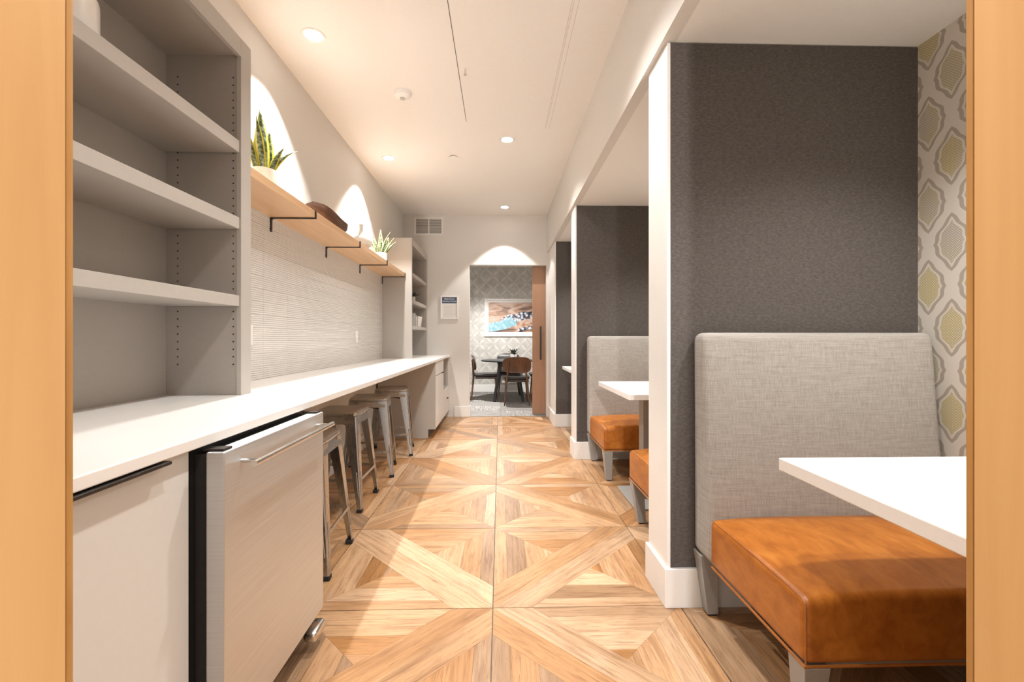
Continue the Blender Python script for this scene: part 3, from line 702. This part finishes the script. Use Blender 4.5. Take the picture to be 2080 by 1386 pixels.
# ------------------------------------------------------------------ metal stools
def stool():
    t = thing('metal_stool', '', 'stool', (0, 0, 0))
    H = .642; s_ = .155; fz = .205                      # seat height, half seat, half foot spread
    def fn(p, u):
        return p
    b = B().rbox(-s_, s_, -s_, s_, H - .030, H, .022, 12)
    b.obj('seat', M['stool'], t, smooth=True)
    sk = B()
    for a in range(4):
        c, sn = round(math.cos(a*math.pi/2)), round(math.sin(a*math.pi/2))
        def rt(x, y): return (x*c - y*sn, x*sn + y*c)
        P = [rt(-s_+.03, -s_+.003), rt(s_-.03, -s_+.003), rt(s_-.03, -s_+.008), rt(-s_+.03, -s_+.008)]
        P2 = [rt(-s_+.02, -s_-.010), rt(s_-.02, -s_-.010), rt(s_-.02, -s_-.006), rt(-s_+.02, -s_-.006)]
        sk.hexa([(x, y, H-.068) for x, y in P2] + [(x, y, H-.022) for x, y in P])
    sk.obj('skirt', M['stool'], t)
    B().rbox(-.032, .032, -.008, .008, H - .004, H + .0006, .002, 6).obj('hand_slot', M['slotdark'], t)
    for sx in (-1, 1):
        for sy in (-1, 1):
            lg = B()
            # folded sheet leg: two tapering flanges meeting at a rounded outer corner
            secs = []
            for f in (0, .35, .7, 1.0):
                z = (H - .018)*(1 - f) + .022*f
                o = s_ + .001 + (fz - s_)*f; wd = .082*(1 - f) + .030*f; th = .003; r = .016*(1-f) + .010*f
                ring = [(o - wd, o), (o - r, o), (o - r*.3, o - r*.08), (o - r*.08, o - r*.3), (o, o - r), (o, o - wd), (o - th, o - wd), (o - th, o - r), (o - r*.4, o - r*.4 ), (o - r, o - th), (o - wd, o - th)]
                secs.append([(sx*x, sy*y, z) for x, y in ring])
            n = len(secs[0]); vs = [p for sc in secs for p in sc]; fs = []
            for k in range(len(secs)-1):
                for i in range(n): fs.append((k*n+i, k*n+(i+1)%n, (k+1)*n+(i+1)%n, (k+1)*n+i))
            fs += [tuple(range(n)), tuple(range((len(secs)-1)*n, len(secs)*n))]
            me = lg.add(vs, fs); lo = me.obj('leg', M['stool'], t, smooth=True)
            # stamped rib
            def on(f, off): 
                z = (H - .018)*(1 - f) + .022*f; o = s_ + .001 + (fz - s_)*f; return o, z
            o1, z1 = on(.60, 0); o2, z2 = on(.86, 0)
            B().tube([(sx*(o1-.020), sy*(o1+.001), z1), (sx*(o2-.016), sy*(o2+.001), z2)], .0035, 8).obj('rib', M['stool'], lo, smooth=True)
            B().tube([(sx*(o1+.001), sy*(o1-.020), z1), (sx*(o2+.001), sy*(o2-.016), z2)], .0035, 8).obj('rib', M['stool'], lo, smooth=True)
            B().box(sx*(fz - .034), sx*(fz + .003), sy*(fz - .034), sy*(fz + .003), 0, .024).obj('rubber_foot', M['rubber'], lo, bevel=.004)
    z = .21; q = s_ + (fz - s_)*.70
    for a, b_ in (((-q, -q), (q, -q)), ((q, -q), (q, q)), ((q, q), (-q, q)), ((-q, q), (-q, -q))):
        d = Vector((b_[0]-a[0], b_[1]-a[1], 0)).normalized(); a3 = Vector((a[0], a[1], z)) + d*.012; b3 = Vector((b_[0], b_[1], z)) - d*.012
        nn = Vector((-d.y, d.x, 0))*.002; up = Vector((0, 0, .010))
        B().hexa([a3-nn-up, b3-nn-up, b3+nn-up, a3+nn-up, a3-nn+up, b3-nn+up, b3+nn+up, a3+nn+up]).obj('stretcher', M['stool'], t)
    for sg in (1, -1): B().tube([(-s_+.02, -sg*(s_-.02), H-.085), (s_-.02, sg*(s_-.02), H-.085 + .006*sg)], .006, 8).obj('cross_brace', M['darksteel'], t, smooth=True)
    return t
st0 = stool()
spots = [(-1.02, 2.315, 3, 'gunmetal counter stool standing right beside the refrigerator'), (-1.112, 3.15, 0, 'gunmetal counter stool second from the refrigerator'),
         (-1.112, 3.86, 10, 'gunmetal counter stool third from the refrigerator'), (-1.084, 4.53, 9, 'gunmetal counter stool nearest the end base cabinet')]
for k, (x, y, a, lb) in enumerate(spots):
    o = st0 if k == 0 else copy_tree(st0)
    o.location = (x, y, 0); o.rotation_euler = (0, 0, R(a)); o['label'] = lb; o['group'] = 'metal stools under the worktop'

# ------------------------------------------------------------------ booth benches and tables
BX0, BX1 = .82, 1.775
def bench(label, yback, facing, grp='upholstered booth benches'):
    # local: x along the bench, y from the back (0) to the seat front (.70), facing +y before rotation
    t = thing('booth_bench', label, 'bench', ((BX0 + BX1)/2, yback, 0), 0 if facing > 0 else math.pi, grp)
    hw = (BX1 - BX0)/2; zb, zs = .252, .436
    def backfn(p, u):
        p.y -= .062*max(0, (p.z - .45))/.72*(p.y - .003)/.165
        return p
    bk = B().rbox(-hw, hw, .003, .168, zb, 1.168, .034, 16, backfn).obj('backrest', M['linen'], t, smooth=True)
    def seatfn(p, u):
        if p.z > zs - .05: p.z += .034*max(0, 1 - (p.x/hw)**4)*max(0, 1 - ((p.y - .43)/.30)**4)*min(1, (p.z - zs + .05)/.05)
        return p
    se = B().rbox(-hw + .001, hw - .001, .155, .700, zb + .006, zs, .022, 18, seatfn).obj('seat', M['leather'], t, smooth=True)
    e = .0035; x1, y1 = hw - .003, .697
    B().tube([(-x1, .17, zb + .004), (-x1, y1, zb + .004), (x1, y1, zb + .004), (x1, .17, zb + .004)], e + .001, 8).obj('welt', M['leatherpipe'], se, smooth=True)
    for sx in (-1, 1):
        B().tube([(sx*(x1 - .006), .17, zs - .004), (sx*(x1 - .006), .45, zs - .0), (sx*(x1 - .006), .675, zs - .004), (sx*(x1 - .006), .692, zs - .012), (sx*(x1 - .004), .6955, zs - .03), (sx*(x1 - .004), .6955, zb + .01)], .0026, 8).obj('seam', M['leatherpipe'], se, smooth=True)
    B().box(-hw + .03, hw - .03, .03, .68, zb - .012, zb + .004).obj('base_frame', M['leggrey'], t)
    for sx in (-1, 1):
        for yy, dy in ((.70, -1), (.004, 1)):
            x = sx*(hw - .002); xi = x - sx*.072; yi = yy + dy*.072
            xf = x - sx*.032; xfi = xf - sx*.046; yf = yy + dy*(.05 if dy < 0 else .02); yfi = yf + dy*.046
            lg = B().hexa([(xf, yf, .008), (xfi, yf, .008), (xfi, yfi, .008), (xf, yfi, .008), (x, yy, zb), (xi, yy, zb), (xi, yi, zb), (x, yi, zb)]).obj('leg', M['leggrey'], t, bevel=.002)
            B().box(min(xf, xfi) + .006, max(xf, xfi) - .006, min(yf, yfi) + .006, max(yf, yfi) - .006, 0, .009).obj('glide', M['rubber'], lg)
    return t
bench('tan leather and grey linen bench against the felt wall beneath the ogee wallpaper', DIV[0][0] - .002, -1)
bench('tan leather bench facing the white table, backed onto the middle partition', DIV[1][0] - .002, -1)
bench('tan leather bench turned away behind the white partition end', DIV[0][1] + .002, 1)
TZ = .797
def table(label, y0, y1, x0, x1, base):
    t = thing('booth_table', label, 'table', ((x0 + x1)/2, (y0 + y1)/2, 0), 0, 'white booth tables'); hx, hy = (x1 - x0)/2, (y1 - y0)/2
    B().box(-hx, hx, -hy, hy, TZ - .036, TZ).obj('tabletop', M['laminate'], t, bevel=.003)
    if base == 'post':
        c = -hx + .262
        B().box(c - .05, c + .05, -.05, .05, .012, TZ - .036).obj('post', M['leggrey'], t, bevel=.003)
        B().box(c - .16, c + .30, -.24, .24, 0, .012).obj('base_plate', M['leggrey'], t, bevel=.003)
        B().box(c - .12, c + .3, -.2, .2, TZ - .042, TZ - .036).obj('mount_plate', M['leggrey'], t)
    else:
        for c in (-hx + .27, hx - .15):
            B().prism([(-hy + .002, TZ - .037), (-hy + .60, TZ - .037), (-hy + .60, TZ - .06), (-hy + .002, .12)], 'x', c, c + .045).obj('bracket', M['leggrey'], t, bevel=.002)
    return t
table('white table on a diagonal grey bracket next to the maple door frame', YN - .018, 1.275, .81, XR - .003, 'wall')
table('white table standing between two facing leather benches', 2.74, 3.60, .80, XR - .003, 'post')
table('white table in the last booth, mostly hidden by the second partition', 4.78, 5.60, .785, XR - .003, 'post')

# ------------------------------------------------------------------ meeting room beyond the far doorway
Y0, Y1 = YF + .12, 9.60
rf = struct('floor_carpet', B().box(-2.0, 2.4, Y0 - .12, Y1, -.12, -.004), M['grout'])
cm = {}
for w_, l_ in ((.5, .5),):
    me = B().box(.001, w_ - .001, .001, l_ - .001, -.004, .003).mesh('carpet_tile'); me.materials.append(M['carpet'])
    for i in range(9):
        for j in range(7):
            o = link('carpet_tile', me, rf); y = Y0 - .11 + j*.5
            if y + .5 > Y1 + .3: continue
            o.location = (-2.0 + i*.5 + (.25 if j % 2 else 0) * 0, y, 0)
            if (i + j) % 2: o.rotation_euler = (0, 0, R(90)); o.location.x += .5
B().box(DX0, DX1, YF, Y0 - .11, -.006, .0).obj('threshold', M['leggrey'], rf)
struct('wall_meeting_room', B().box(-2.0, 2.4, Y1, Y1 + .1, 0, 2.7), M['petal'])
struct('wall_meeting_left', B().box(-2.1, -2.0, Y0, Y1, 0, 2.7), M['wall'])
struct('wall_meeting_right', B().box(2.4, 2.5, Y0, Y1, 0, 2.7), M['wall'])
struct('ceiling_meeting', B().box(-2.1, 2.5, Y0, Y1 + .1, 2.7, 2.8), M['ceiling'])
baseboard('baseboard_meeting', -2.0, 2.4, Y1 - .014, Y1)
downlight(-.1, 8.0, 2.7, 'round white downlight over the round black meeting table', 210, size=R(140), blend=.5, rad=.05)
# sliding door
t = thing('sliding_door', 'reddish oak sliding door with a long black pull in the far doorway', 'door', (.49, Y0 + .05, 0))
B().box(0, 1.15, -.022, .022, .012, DZ + .06).obj('panel', M['doorwood'], t, bevel=.002)
h = B().box(.108, .132, -.062, -.050, .83, 1.33).obj('pull', M['black'], t, bevel=.002)
for z in (.90, 1.26): B().cyl((.12, -.052, z), (.12, -.02, z), .007, n=10).obj('standoff', M['black'], h)
B().box(-.3, 1.3, -.03, .03, DZ + .065, DZ + .10).obj('track', M['darksteel'], t)
# framed print
t = thing('framed_picture', 'white-framed print of a turquoise pool among brown rock and pebbles', 'picture', (.34, Y1 - .002, 1.60))
B().box(-.67, .67, -.03, 0, -.405, -.365).box(-.67, .67, -.03, 0, .365, .405).box(-.67, -.63, -.03, 0, -.365, .365).box(.63, .67, -.03, 0, -.365, .365).obj('frame', M['trim'], t, bevel=.003)
B().box(-.63, .63, -.012, 0, -.365, .365).obj('mat_board', M['paper'], t)
B().box(-.585, .585, -.0135, -.012, -.315, .325).obj('print', M['canyon'], t)
# meeting table
MX, MY = .16, 8.48
t = thing('round_table', 'round black table with angled steel legs in the meeting room', 'table', (MX, MY, 0))
B().lathe([(.0, .715), (.50, .715), (.52, .728), (.52, .738), (.515, .742), (0, .742)], n=56).obj('tabletop', M['blackmetal'], t, smooth=True)
for a in (60, 120, 240, 300):
    u = Vector((math.cos(R(a)), math.sin(R(a)), 0)); w = Vector((-u.y, u.x, 0))
    p, q = u*.30, u*.52
    B().hexa([q-u*.016-w*.022, q+u*.016-w*.022, q+u*.016+w*.022, q-u*.016+w*.022] + [v + Vector((0, 0, .715)) for v in (p-u*.02-w*.026, p+u*.02-w*.026, p+u*.02+w*.026, p-u*.02+w*.026)]).obj('leg', M['blackmetal'], t, bevel=.002)
t = thing('potted_plant', 'small dark leafy plant in a white square pot on the black table', 'plant', (MX + .10, MY + .05, .742))
B().hexa([(-.055,-.055,0),(.055,-.055,0),(.055,.055,0),(-.055,.055,0),(-.062,-.062,.10),(.062,-.062,.10),(.062,.062,.10),(-.062,.062,.10)]).obj('pot', M['ceramic'], t, bevel=.004)
for k in range(26):
    a = k*2.4; e = .03 + .075*random.random(); z = .09 + .02*random.random(); hh = .03 + .10*random.random()
    leaf_mesh('leaf', [(e*math.cos(a)*f, e*math.sin(a)*f, z + hh*f) for f in (0, .3, .6, .85, 1)], .03, M['darkleaf'], t, (-math.sin(a), math.cos(a), .3))
def meeting_chair():
    t = thing('meeting_chair', '', 'chair', (0, 0, 0))
    # faces +y ; seat 0.46 high
    def sfn(p, u):
        r_ = 1 - .10*max(0, -(p.y))/.23
        p.x *= r_; p.z += .012*(p.x/.23)**2; return p
    B().rbox(-.235, .235, -.225, .235, .435, .475, .019, 10, sfn).obj('seat', M['blackleather'], t, smooth=True)
    B().box(-.205, .205, -.20, .20, .395, .436).obj('seat_rail', M['darkwalnut'], t, bevel=.006)
    def curve(p, u):
        p.y += .35*p.x*p.x - .06*(p.z - .62)/.3; return p
    # rounded oblong shell, padded on the inside
    def shell(y0, y1, sx, sz, mat, name):
        b = B(); n = 40; vs = []
        ring = []
        for i in range(n):
            a = 2*math.pi*i/n; ca, sa = math.cos(a), math.sin(a)
            ring.append((sx*math.copysign(abs(ca)**.55, ca), sz*math.copysign(abs(sa)**.62, sa)))
        for y, k in ((y0, .97), (y0 + (y1-y0)*.25, 1), (y1 - (y1-y0)*.25, 1), (y1, .93)):
            for x, z in ring:
                p = Vector((x*k, y, .69 + z*k)); vs.append(curve(p, None))
        fs = [(k*n+i, k*n+(i+1)%n, (k+1)*n+(i+1)%n, (k+1)*n+i) for k in range(3) for i in range(n)]
        # caps by fans of strips across x
        for base in (0, 3*n):
            for i in range(n//2 - 1):
                a, b2 = base + (n//4 + i) % n, base + (n//4 + i + 1) % n; c2, d2 = base + (n//4 - i - 1) % n, base + (n//4 - i) % n
                fs.append((a, b2, c2, d2) if i else (a, b2, c2))
        b.add(vs, fs); return b.obj(name, mat, t, smooth=True)
    shell(-.245, -.228, .245, .142, M['walnut'], 'back_shell')
    shell(-.228, -.200, .238, .136, M['blackleather'], 'back_pad')
    for sx in (-1, 1):
        B().tube([(sx*.135, -.262, .74), (sx*.15, -.245, .60), (sx*.175, -.235, .42), (sx*.215, -.275, .0)], [.010, .015, .018, .011], 10).obj('leg', M['walnut'], t, smooth=True)
        B().tube([(sx*.175, .175, .42), (sx*.205, .215, .0)], [.018, .011], 10).obj('leg', M['walnut'], t, smooth=True)
    return t
c0 = meeting_chair()
for k, (x, y, a, lb) in enumerate(((.29, 7.83, 0, 'walnut-backed black chair turned away, in front of the round table'), (-.265, 8.48, -88, 'black chair seen side on, left end of the round table by the doorway edge'),
                                   (.18, 9.20, 180, 'black chair behind the round table, facing the doorway'), (.80, 8.48, 90, 'black chair mostly hidden behind the oak sliding door'))):
    o = c0 if k == 0 else copy_tree(c0)
    o.location = (x, y, .003); o.rotation_euler = (0, 0, R(a)); o['label'] = lb; o['group'] = 'chairs around the round meeting table'
